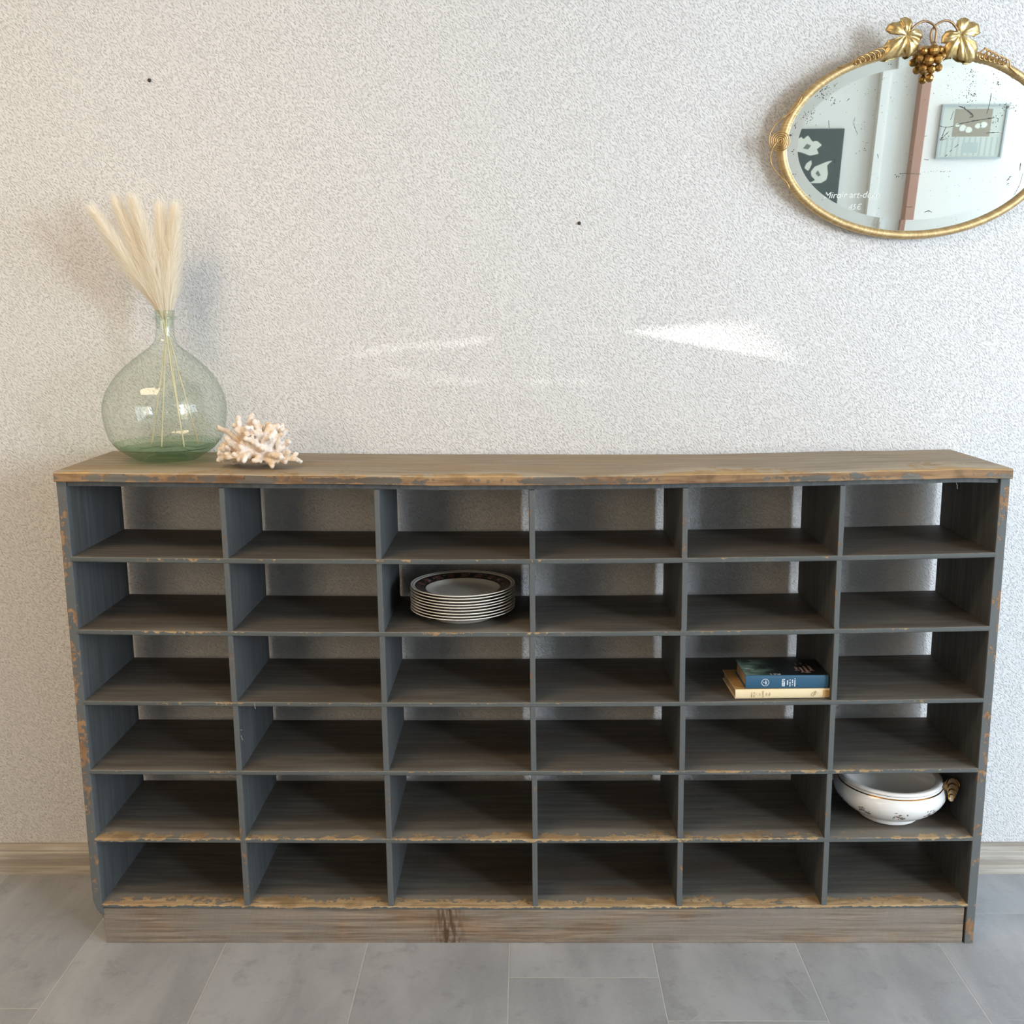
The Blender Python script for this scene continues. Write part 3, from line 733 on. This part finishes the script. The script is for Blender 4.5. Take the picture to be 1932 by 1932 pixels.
for j in range(n): b.F.append((j, n+j, n+(j+1) % n, (j+1) % n)); b.M.append(0)
b.F.append(tuple(n+j for j in range(n-1, -1, -1))); b.M.append(0)
# places where the silvering is gone: strokes and specks
STRK = [([(77.6,39.7),(111.3,46.2),(136.7,50),(156.5,52.5)],2.2),([(77.8,76.2),(91.3,70.7),(110.1,57),(103.3,53)],2.4),([(143.4,101.1),(141.8,79.6),(138.4,59.5)],1.3),([(63.2,26.2),(54.2,16.8),(46.4,8.6)],1.5),([(56.4,35.8),(52,23.6),(48,7.2)],1.4),([(141.5,22),(171.5,23.9)],1.7),([(-33.9,-58.4),(-16.4,-58),(12.9,-59.3)],1.6),([(-137,56.7),(-138,41.7),(-128.9,22.6)],.8),([(-191.7,50.4),(-189.4,34.6)],1.5),([(-156.8,87.4),(-151.5,93.2)],1.3),([(60.1,-24.5),(64.5,-19.9)],1.2),([(69.2,-14.9),(73.1,-10.8)],1.2),([(78.4,-6.8),(86.3,0)],1.2),([(28.2,-137.8),(36.8,-135),(44.4,-137.9)],1.8),([(-14.2,-126),(2.1,-126.7)],1.2),([(222.1,-38.4),(222,-55.1)],2),([(229.6,-57.9),(225.6,-83),(216.7,-105.4)],1),([(-20.8,-163.9),(3.5,-170.7)],1.2),([(-83.1,-17.7),(-81.1,-26.8)],1.2),([(-174.2,-26.5),(-172.3,-35.4)],1.3),([(-239.7,-17.6),(-237.8,-24.6)],1.5),([(11,15.8),(18,17.9)],1),([(15.6,-29.6),(27.4,-31.1)],1),([(40.4,37.3),(55.1,34.5),(72.2,36.5)],1.2),([(156.4,123.6),(156.8,115.6)],1.2),([(-110.9,4.6),(-103.6,4.5)],1),([(68.8,66.9),(63.7,48)],.8),([(-186.3,116.3),(-178.3,124.2)],1)]
rnd = random.Random(21)
def gd(u, w):   # height of the glass face under a mark
    e = math.hypot(u/253.5, w/153.5)
    return .0004 if e < 1 else .0004-.0022*min(1, (e-1)/.11)
for P, wd in STRK:
    Q = catmull([E3(u, w, 0) for u, w in P], 6) if len(P) > 2 else [E3(*P[0]).lerp(E3(*P[1]), i/6) for i in range(7)]
    V = []; k = len(Q)
    for i, p in enumerate(Q):
        t = (Q[min(i+1, k-1)]-Q[max(0, i-1)]).normalized(); nn = Vector((-t.z, 0, t.x))
        w = wd/2000*(.55+.7*rnd.random())*(1.0 if 0 < i < k-1 else .35)
        dd = gd(p.x*1000, p.z*1000); o = Vector((0, -dd, 0))
        V += [p+nn*w*rnd.uniform(.6, 1.2)+o, p-nn*w*rnd.uniform(.6, 1.2)+o]
    b.add(V, [(2*i, 2*i+1, 2*i+3, 2*i+2) for i in range(k-1)], 1)
CLUS = [(-204.5,112.5,21.6,9.2,46),(-217.9,99.2,15.4,9.2,30),(-188.6,90.9,12.3,7.7,18),(-232.3,61.6,15.4,12.3,30),(-262,40.2,5.5,6.2,12),(-267,21.1,3.7,4.3,8),(-265.4,-11.9,4.9,5.5,7),(102,101.5,12.3,21.6,46),(97.4,141.4,9.2,9.2,16),(182.5,73.9,18.5,7.7,44),(153,127.6,7.7,18.5,16),(-257.2,-59.2,7.7,9.2,12),(201.1,-74.4,4.6,15.4,14),(44.4,-54.9,30.8,2.2,26),(-39.3,-62.5,12.3,2.5,6),(-71.8,159,4.6,4.6,10),(162.2,52.5,7.7,12.3,20),(-220.5,-103,6.2,4.6,6),(51.7,12.7,12.3,6.2,12),(-108.3,-7.8,9.2,6.2,7),(72.3,112.5,46.2,37,40),(-110,76.7,77,60,40),(80.4,-90.2,92.4,50,24),(-60,120,150,30,50),(150,100,80,30,50)]
for cu, cw, su, sw, nn in CLUS:
    for _ in range(nn):
        u, w = cu+rnd.gauss(0, su*.55), cw+rnd.gauss(0, sw*.55)
        if math.hypot(u/274, w/174) > 1: continue
        r = rnd.uniform(.35, 1.25)*(1.25 if su < 25 else .7); ph = rnd.uniform(0, PI); asp = rnd.uniform(.4, 1.0); kk = rnd.randint(5, 7)
        P = []
        for i in range(kk):
            q = 2*PI*i/kk; x = r*math.cos(q)*rnd.uniform(.7, 1.25); y = r*asp*math.sin(q)*rnd.uniform(.7, 1.25)
            P.append(E3(u+x*math.cos(ph)-y*math.sin(ph), w+x*math.sin(ph)+y*math.cos(ph), gd(u, w)))
        b.add(P, [tuple(range(kk-1, -1, -1))], 1)
b.build('mirror_glass', [M_mirror, M_fox], mir)
for tx, u, w, sz in [('Miroir art-d\u00e9co', -131, -101, .0190), ('45\u20ac', -123, -126, .0165)]:
    text('handwriting', tx, sz, M_chalk, mir, frame((1,0,.02), (0,0,1), E3(u, w, .0005)), 'white handwriting on the glass', .25, .00005)
def leaf(name, outline, c):
    P = [Vector((u, w, 0)) for u, w in outline]
    # resample + light smoothing of the outline
    Q = []; m = len(P)
    for i in range(m):
        a, d = P[i], P[(i+1) % m]; k = max(1, int((d-a).length/2.2))
        for j in range(k):
            p = a.lerp(d, j/k); Q.append(p)
    n = len(Q); c = Vector((c[0], c[1], 0)); R = 8
    rnd = random.Random(len(outline)+int(c.x))
    V = []; F = []
    dist = [(q-c).length for q in Q]; mx = max(dist)
    # lobe tips are where the outline is far from the centre: their veins sink, the flesh between rises
    for side in (0, 1):
        for r in range(1, R+1):
            f = r/R
            for i, q in enumerate(Q):
                p = c.lerp(q, f); dn = dist[i]/mx
                a = math.atan2(q.y-c.y, q.x-c.x)
                fold = .8*math.sin(a*10+c.x)*f+1.6*abs(math.sin(a*2.5+.6))*math.sin(PI*f)
                h = 13+3.0*math.sin(PI*min(1, f*.9))+fold*1.5-7*f*f*dn+1.3*nz(p.x*.12, p.y*.12, 2.2)
                V.append(E3(p.x, p.y, (h-(1.2 if side else 0))/1000))
        V.append(E3(c.x, c.y, (12.5-(1.2 if side else 0))/1000))
    half = R*n+1
    for s in (0, half):
        for r in range(R-1):
            for i in range(n):
                f = (s+r*n+i, s+r*n+(i+1) % n, s+(r+1)*n+(i+1) % n, s+(r+1)*n+i); F.append(f if s == 0 else f[::-1])
        for i in range(n):
            f = (s+R*n, s+(i+1) % n, s+i); F.append(f if s == 0 else f[::-1])
    for i in range(n): F.append(((R-1)*n+i, (R-1)*n+(i+1) % n, half+(R-1)*n+(i+1) % n, half+(R-1)*n+i))
    return meshobj(name, V, F, M_gold, mir, None, True)
LL = [(-64.1,244.8),(-58,245.7),(-52.6,247.2),(-43.3,243.5),(-38.1,236.3),(-38.3,227),(-40.5,220.4),(-34.6,223.2),(-26.9,224.4),(-19.3,221.2),(-14.3,210.8),(-16.6,205.6),(-18.6,198.4),(-20.6,190.1),(-22.5,180.8),(-31.9,173.6),(-39.4,170.5),(-44.8,173.7),(-47.2,181),(-49.4,186.2),(-52.4,175.8),(-62,170.7),(-72.1,170.3),(-81.8,165.2),(-92.1,167.4),(-96.7,167.9),(-92,178.3),(-92.2,192.9),(-85.3,203.2),(-71.1,207.2),(-55.6,209.7),(-52.5,211.7),(-58.1,212.3),(-66,212.9),(-72.8,213.5),(-83.1,215.4),(-91.6,223),(-87,233.2),(-78.4,237.2),(-66.2,238.1),(-63.1,240.2)]
LR = [(52.9,220.4),(50.9,228.7),(52.5,239),(59.3,243),(68,245),(76.3,240.8),(78,235.6),(85.6,237.1),(96.2,232.3),(99.9,225.1),(103.9,214.8),(98.6,212.2),(90.2,207.7),(82.1,209.8),(69.7,210.5),(79.3,204.7),(88.5,202.5),(96.9,198.3),(101.1,191),(103.4,185.7),(99.3,177.5),(98.9,161.8),(86.9,158.8),(81.2,158.8),(78.5,163),(70.5,164.2),(60.6,171.6),(60.7,181),(60.8,190.3),(57.2,182),(57.4,170.6),(46.2,169.6),(40.8,167.6),(33.4,173.9),(31,185.4),(34.4,195.8),(24.8,196.4),(25,209.4),(30.8,218.6),(40.4,222.1),(49.7,218.9)]
leaf('vine_leaf', LL, (-48.7, 212.7)); leaf('vine_leaf', LR, (59.9, 212.6))
for P in ([(-45,216,13),(-41,220.4,14),(-33,229.6,14),(-22.5,236.1,14),(-10.4,237.6,14),(2.6,231.3,15),(9.7,221.9,16),(10.5,209.5,16),(9.2,195,17)], [(57,215,13),(55.4,218.4,13),(48.8,227.7,13),(40.1,235.5,13),(28.6,238.7,13),(17.7,235.7,12),(8.4,229.1,11),(2.2,218.9,11),(1.8,206.5,12),(5.3,195.1,14)]):
    b = MB(); b.tube(catmull([E3(*p[:2], p[2]/1000) for p in P], 6), .0024, 10); b.build('vine_stem', M_stem, mir, True)
clus = MB(); clus.tube([E3(7, 198, .017), E3(7, 193, .018), E3(6, 186, .018)], [.0042, .0052, .0045], 12)
clus.tube([E3(6, 190, .012), E3(4, 165, .012), E3(5, 140, .012)], .0016, 8)
gc = clus.build('grape_bunch', M_stem, mir, True)
for k, (u, w, r) in enumerate([(6,181.5,10.8),(-2.2,162.9,10.1),(16.6,165.3,9.2),(-11.3,180.7,8),(-18.9,167.2,7.6),(20.9,183.5,7.4),(-10.2,148.3,7.6),(6.3,146.1,8.4),(20.6,149.1,7.6),(4.7,129.3,8),(28.3,172,6.2)]):
    b = MB(); dep = .019+(.004 if k in (0, 1, 2) else 0)-(.003 if k in (5, 10) else 0)
    b.sphere((0, 0, 0), r*1.1/1000, 10, 7); o = b.build('grape', M_grape, gc, False, E3(u, w, dep)); o.rotation_euler = (k*.9, k*1.7, k*.5)
def coil(c0, c1, r0, r1, turns, tail, sgn):
    P = []; N = turns*16
    for i in range(N+1):
        f = i/N; c = Vector(c0).lerp(Vector(c1), f); r = r0+(r1-r0)*f; q = 2*PI*turns*f*sgn+1.2
        P.append(E3(c.x+r*math.cos(q), c.y+r*math.sin(q), .0125+.003*math.sin(q)))
    P += [E3(*t, .0095) for t in tail]
    b = MB(); b.tube(P, .0015, 7); b.build('coiled_wire', M_wire, mir, True)
coil((-90.9,181), (-148.6,162.4), 10.5, 6.2, 6, [(-160, 157), (-172, 153.5), (-183.8, 152.5)], 1)
coil((108.1,176.5), (163.7,158.3), 11, 5, 6, [(172, 149), (183, 140), (192.9, 132)], -1)
for sgn in (1, -1):
    P = []; cu, cw = -294.6, 9.5
    up = [(-315.1,25.8),(-306.4,41.7),(-293.8,52.9),(-283.5,60.8),(-269.7,70.8),(-259.7,83.2),(-254.4,93.2),(-253.1,100)]
    dn = [(-301.8,7.3),(-309.5,-5.3),(-312.2,-20.3),(-309.6,-34.3),(-302,-48.3),(-291.5,-58.9),(-281.2,-67.2),(-273.3,-74.3),(-268.5,-82.6),(-266.8,-89.7)]
    P += [Vector((*p, 9)) for p in reversed(up)]
    T = 5
    for i in range(T*20+1):
        f = i/(T*20); r = 22.5*(1-f)+2.2*f; q = PI-.15-2*PI*T*f*(-1)
        P.append(Vector((cu+r*math.cos(q), cw+r*math.sin(q), 11+1.5*f)))
    P += [Vector((*p, 13 if i < 2 else 9)) for i, p in enumerate(dn)]
    b = MB(); b.tube([E3(sgn*p.x, p.y, p.z/1000) for p in P], .0012, 7); b.build('spiral_wire', M_wire, mir, True)

# ------------------------------------------------------------------ nails in the wall
for x, z, lab in [(-.8142, 1.8417, 'dark nail in the bare wall high above the pampas grass'), (.1109, 1.5365, 'dark nail in the bare wall above the middle of the shelving unit')]:
    b = MB()
    b.lathe([(.0001, .0045), (.0022, .0044), (.0036, .0034), (.0039, .0022), (.0034, .001), (.0014, .0008), (.0014, -.004), (.0001, -.004)], 20)
    for v in b.V: v.y, v.z = -v.z, v.y
    tag(b.build('nail', M_dark, None, True, (x, RY1, z)), lab, 'nail', 'dark nails in the rendered wall')

# ------------------------------------------------------------------ on the opposite wall (seen in the glass)
yw = RY0
def pan(b, pts, y, m=0, th=.0006):
    if len(pts) > 4 and m == 0:
        P3 = [Vector((p[0], p[1], 0)) for p in pts]; k = len(P3); pts = []
        for i in range(k):
            a, q, c, d = (P3[(i+j) % k] for j in (-1, 0, 1, 2))
            for t in (0, .25, .5, .75):
                v = .5*((2*q)+(c-a)*t*.75+(2*a-5*q+4*c-d)*t*t*.75+(3*q-a-3*c+d)*t**3*.75)+(c-q)*.25*0
                w = q.lerp(c, t); v = w.lerp(v, .0 if t == 0 else .55); pts.append((v.x, v.y))
    n = len(pts); V = [(p[0], y, p[1]) for p in pts]+[(p[0], y+th, p[1]) for p in pts]
    b.add(V, [tuple(range(n)), tuple(range(2*n-1, n-1, -1))]+[(i, n+i, n+(i+1) % n, (i+1) % n) for i in range(n)], m)
pic = thing('flower_picture', 'dark grey picture of white flowers reflected at left in the oval mirror', 'picture', (1.57, yw, 1.3))
def rel(P): return [(x-1.57, z-1.3) for x, z in P]
b = MB(); b.box(-.21, .208, .0005, .018, -.19, .253); b.build('canvas', M_canvas, pic)
b = MB(); pan(b, rel([(1.577,1.518),(1.605,1.487),(1.63,1.489),(1.659,1.467),(1.634,1.445),(1.645,1.422),(1.599,1.412),(1.556,1.427),(1.50,1.44),(1.47,1.47),(1.51,1.49),(1.539,1.511),(1.555,1.50)]), .0182)
pan(b, rel([(1.607,1.387),(1.613,1.368),(1.598,1.331),(1.575,1.345),(1.583,1.369)]), .0182); b.build('painted_lily', M_petal, pic)
b = MB(); pan(b, rel([(1.726,1.383),(1.701,1.359),(1.709,1.314),(1.704,1.282),(1.675,1.264),(1.61,1.264),(1.64,1.28),(1.618,1.302),(1.613,1.326),(1.632,1.352),(1.664,1.365),(1.696,1.378)]), .0182)
b.build('painted_calla', M_petal, pic)
b = MB(); pan(b, rel([(1.651,1.333),(1.67,1.306),(1.657,1.299),(1.639,1.315)]), .019); b.build('painted_hollow', M_spad, pic)
b = MB(); pan(b, rel([(1.575,1.475),(1.60,1.465),(1.585,1.445),(1.555,1.45)]), .019); b.build('painted_hollow', M_spad, pic)
fr = thing('framed_print', 'pale framed print with a small photo reflected at right in the oval mirror', 'picture', (2.487, yw, 1.53))
b = MB(); W_, H_ = .183, .143
b.box(-W_, W_, .001, .02, -H_, -H_+.010); b.box(-W_, W_, .001, .02, H_-.010, H_); b.box(-W_, -W_+.010, .001, .02, -H_+.010, H_-.010); b.box(W_-.010, W_, .001, .02, -H_+.010, H_-.010)
b.build('frame', M_steel, fr)
b = MB(); b.box(-W_+.010, W_-.010, .001, .012, -H_+.010, H_-.010)
b.build('print', M_print, fr)
b = MB(); b.box(-.108, .100, .0122, .0128, -.026, .118); b.build('photo', M_photo, fr)
b = MB()
for x, z, r in [(-.055, .02, .022), (-.02, .01, .02), (.03, .03, .018), (.06, .035, .02), (-.085, .035, .012)]:
    pan(b, [(x+r*math.cos(q)*random.uniform(.7, 1.2), z+r*.8*math.sin(q)) for q in [2*PI*i/9 for i in range(9)]], .0129)
b.build('photo_subject', M_petal, fr)
b = MB(); b.box(-.042, .045, .0122, .0128, -.112, -.056); b.build('caption', M_cap, fr)
b = MB()
for i in range(11): b.box(-.165+i*.031, -.155+i*.031, .0121, .0123, -.128, -.030)
b.build('striped_border', M_cap, fr)

# ------------------------------------------------------------------ light
def area(name, loc, rot, sx, sy, power, col):
    L = bpy.data.lights.new(name, 'AREA'); L.shape = 'RECTANGLE'; L.size = sx; L.size_y = sy; L.energy = power; L.color = col
    o = bpy.data.objects.new(name, L); o.location = loc; o.rotation_euler = rot; link(o); return o
area('window_daylight', (RX1+.16, (WR[0]+WR[1])/2, (WR[2]+WR[3])/2), (0, PI/2, 0), WR[3]-WR[2], WR[1]-WR[0], 90, (.70, .85, 1.0))
area('shop_window_daylight', ((WG[0]+WG[1])/2, RY0-.16, (WG[2]+WG[3])/2), (PI/2, 0, 0), WG[1]-WG[0], WG[3]-WG[2], 215, (.80, .90, 1.0))
area('front_window_daylight', ((WF[0]+WF[1])/2, RY0-.16, (WF[2]+WF[3])/2), (PI/2, 0, 0), WF[1]-WF[0], WF[3]-WF[2], 33, (1.0, .79, .52))
area('ceiling_lamp', (-1.2, -1.3, RZ-.02), (0, 0, 0), 1.2, .5, 26, (1.0, .75, .49))
# sunlight thrown on the wall by a bright thing in the street: a wedge and a few faint streaks
def glint(name, loc, target, power, shapes, cone):
    L = bpy.data.lights.new(name, 'SPOT'); L.energy = power; L.spot_size = math.radians(cone); L.spot_blend = .3; L.shadow_soft_size = .004; L.color = (1, .98, .94)
    d = Vector(target)-Vector(loc); q = d.to_track_quat('-Z', 'Y'); inv = q.to_matrix().inverted()
    def uv(x, z):
        e = inv @ (Vector((x, RY1, z))-Vector(loc)); return (e.x/-e.z, e.y/-e.z)
    L.use_nodes = True; t = L.node_tree; em = [n for n in t.nodes if n.type == 'EMISSION'][0]
    N = NT.__new__(NT); N.t = t
    tc = N.n('ShaderNodeTexCoord'); sp = N.n('ShaderNodeSeparateXYZ'); t.links.new(tc.outputs['Normal'], sp.inputs[0])
    nz_ = N.math('MULTIPLY', sp.outputs[2], -1.0)
    U = N.math('DIVIDE', sp.outputs[0], nz_); V = N.math('DIVIDE', sp.outputs[1], nz_)
    cv = N.n('ShaderNodeCombineXYZ'); N.set(cv.inputs[0], U); N.set(cv.inputs[1], V)
    tot = None
    for edges, gain, grain in shapes:
        m = None
        for (a, b2, s0, s1) in edges:          # lit side is to the left of a->b2
            p, r = uv(*a), uv(*b2); dx, dy = r[0]-p[0], r[1]-p[1]; l = math.hypot(dx, dy); nx, ny = -dy/l, dx/l
            k = N.math('MULTIPLY_ADD', U, nx, N.math('MULTIPLY_ADD', V, ny, -(nx*p[0]+ny*p[1])))
            k = N.ss(k, s0, s1); m = k if m is None else N.math('MULTIPLY', m, k)
        if grain:
            f = N.noise(cv.outputs[0], grain, 3); m = N.math('MULTIPLY', m, N.ss(f, .36, .6))
        m = N.math('MULTIPLY', m, gain); tot = m if tot is None else N.math('ADD', tot, m)
    t.links.new(tot, em.inputs['Strength'])
    o = bpy.data.objects.new(name, L); o.location = loc; o.rotation_euler = q.to_euler(); link(o); return o
def streak(a, c, h, gain, grain):
    (x0, z0), (x1, z1) = a, c
    return ([((x0, z0-h), (x1, z1-h), -.0016, .0012), ((x1, z1+h), (x0, z0+h), -.0016, .0012), ((x0, z0+.1), (x0, z0-.1), -.002, .012), ((x1, z1-.1), (x1, z1+.1), -.002, .012)], gain, grain)
A, B, Cc, D = (.19, 1.3045), (.36, 1.320), (.54, 1.290), (.4755, 1.250)
glint('sun_glint', (3.2, -3.0, 1.9), (.1, RY1, 1.27), 850, [
    ([(A, D, 0, .0012), (B, A, -.001, .005), (Cc, (.50, 1.33), -.008, .026)], 1.0, 0),
    streak((-.45, 1.2475), (-.06, 1.291), .006, .38, 60), streak((-.40, 1.272), (-.10, 1.279), .004, .3, 70), streak((-.36, 1.222), (-.18, 1.205), .008, .3, 60),
    streak((-.25, 1.197), (.18, 1.190), .006, .27, 55), streak((.06, 1.306), (.22, 1.303), .004, .4, 60)], 34)
# camera
cam = bpy.data.cameras.new('camera'); cam.lens = 1970.5/1932*36; cam.sensor_width = 36; cam.clip_start = .01
co = bpy.data.objects.new('camera', cam); link(co)
p, yw_, r = math.radians(79.493), math.radians(.757), math.radians(-.435)
Rm = Matrix.Rotation(yw_, 3, 'Z') @ Matrix.Rotation(p, 3, 'X') @ Matrix.Rotation(r, 3, 'Z')
M4 = Rm.to_4x4(); M4.translation = Vector((-.0101, -2.0557, 1.3327)); co.matrix_world = M4
S.camera = co
w = bpy.data.worlds.new('sky'); S.world = w; w.use_nodes = True
bg = w.node_tree.nodes['Background']; bg.inputs[0].default_value = (.75, .85, 1, 1); bg.inputs[1].default_value = .6
S.view_settings.view_transform = 'Standard'; S.view_settings.look = 'None'; S.view_settings.gamma = 1; S.view_settings.use_curve_mapping = False
S.view_settings.exposure = .12
S.cycles.transparent_max_bounces = 24; S.cycles.max_bounces = 14; S.cycles.diffuse_bounces = 7
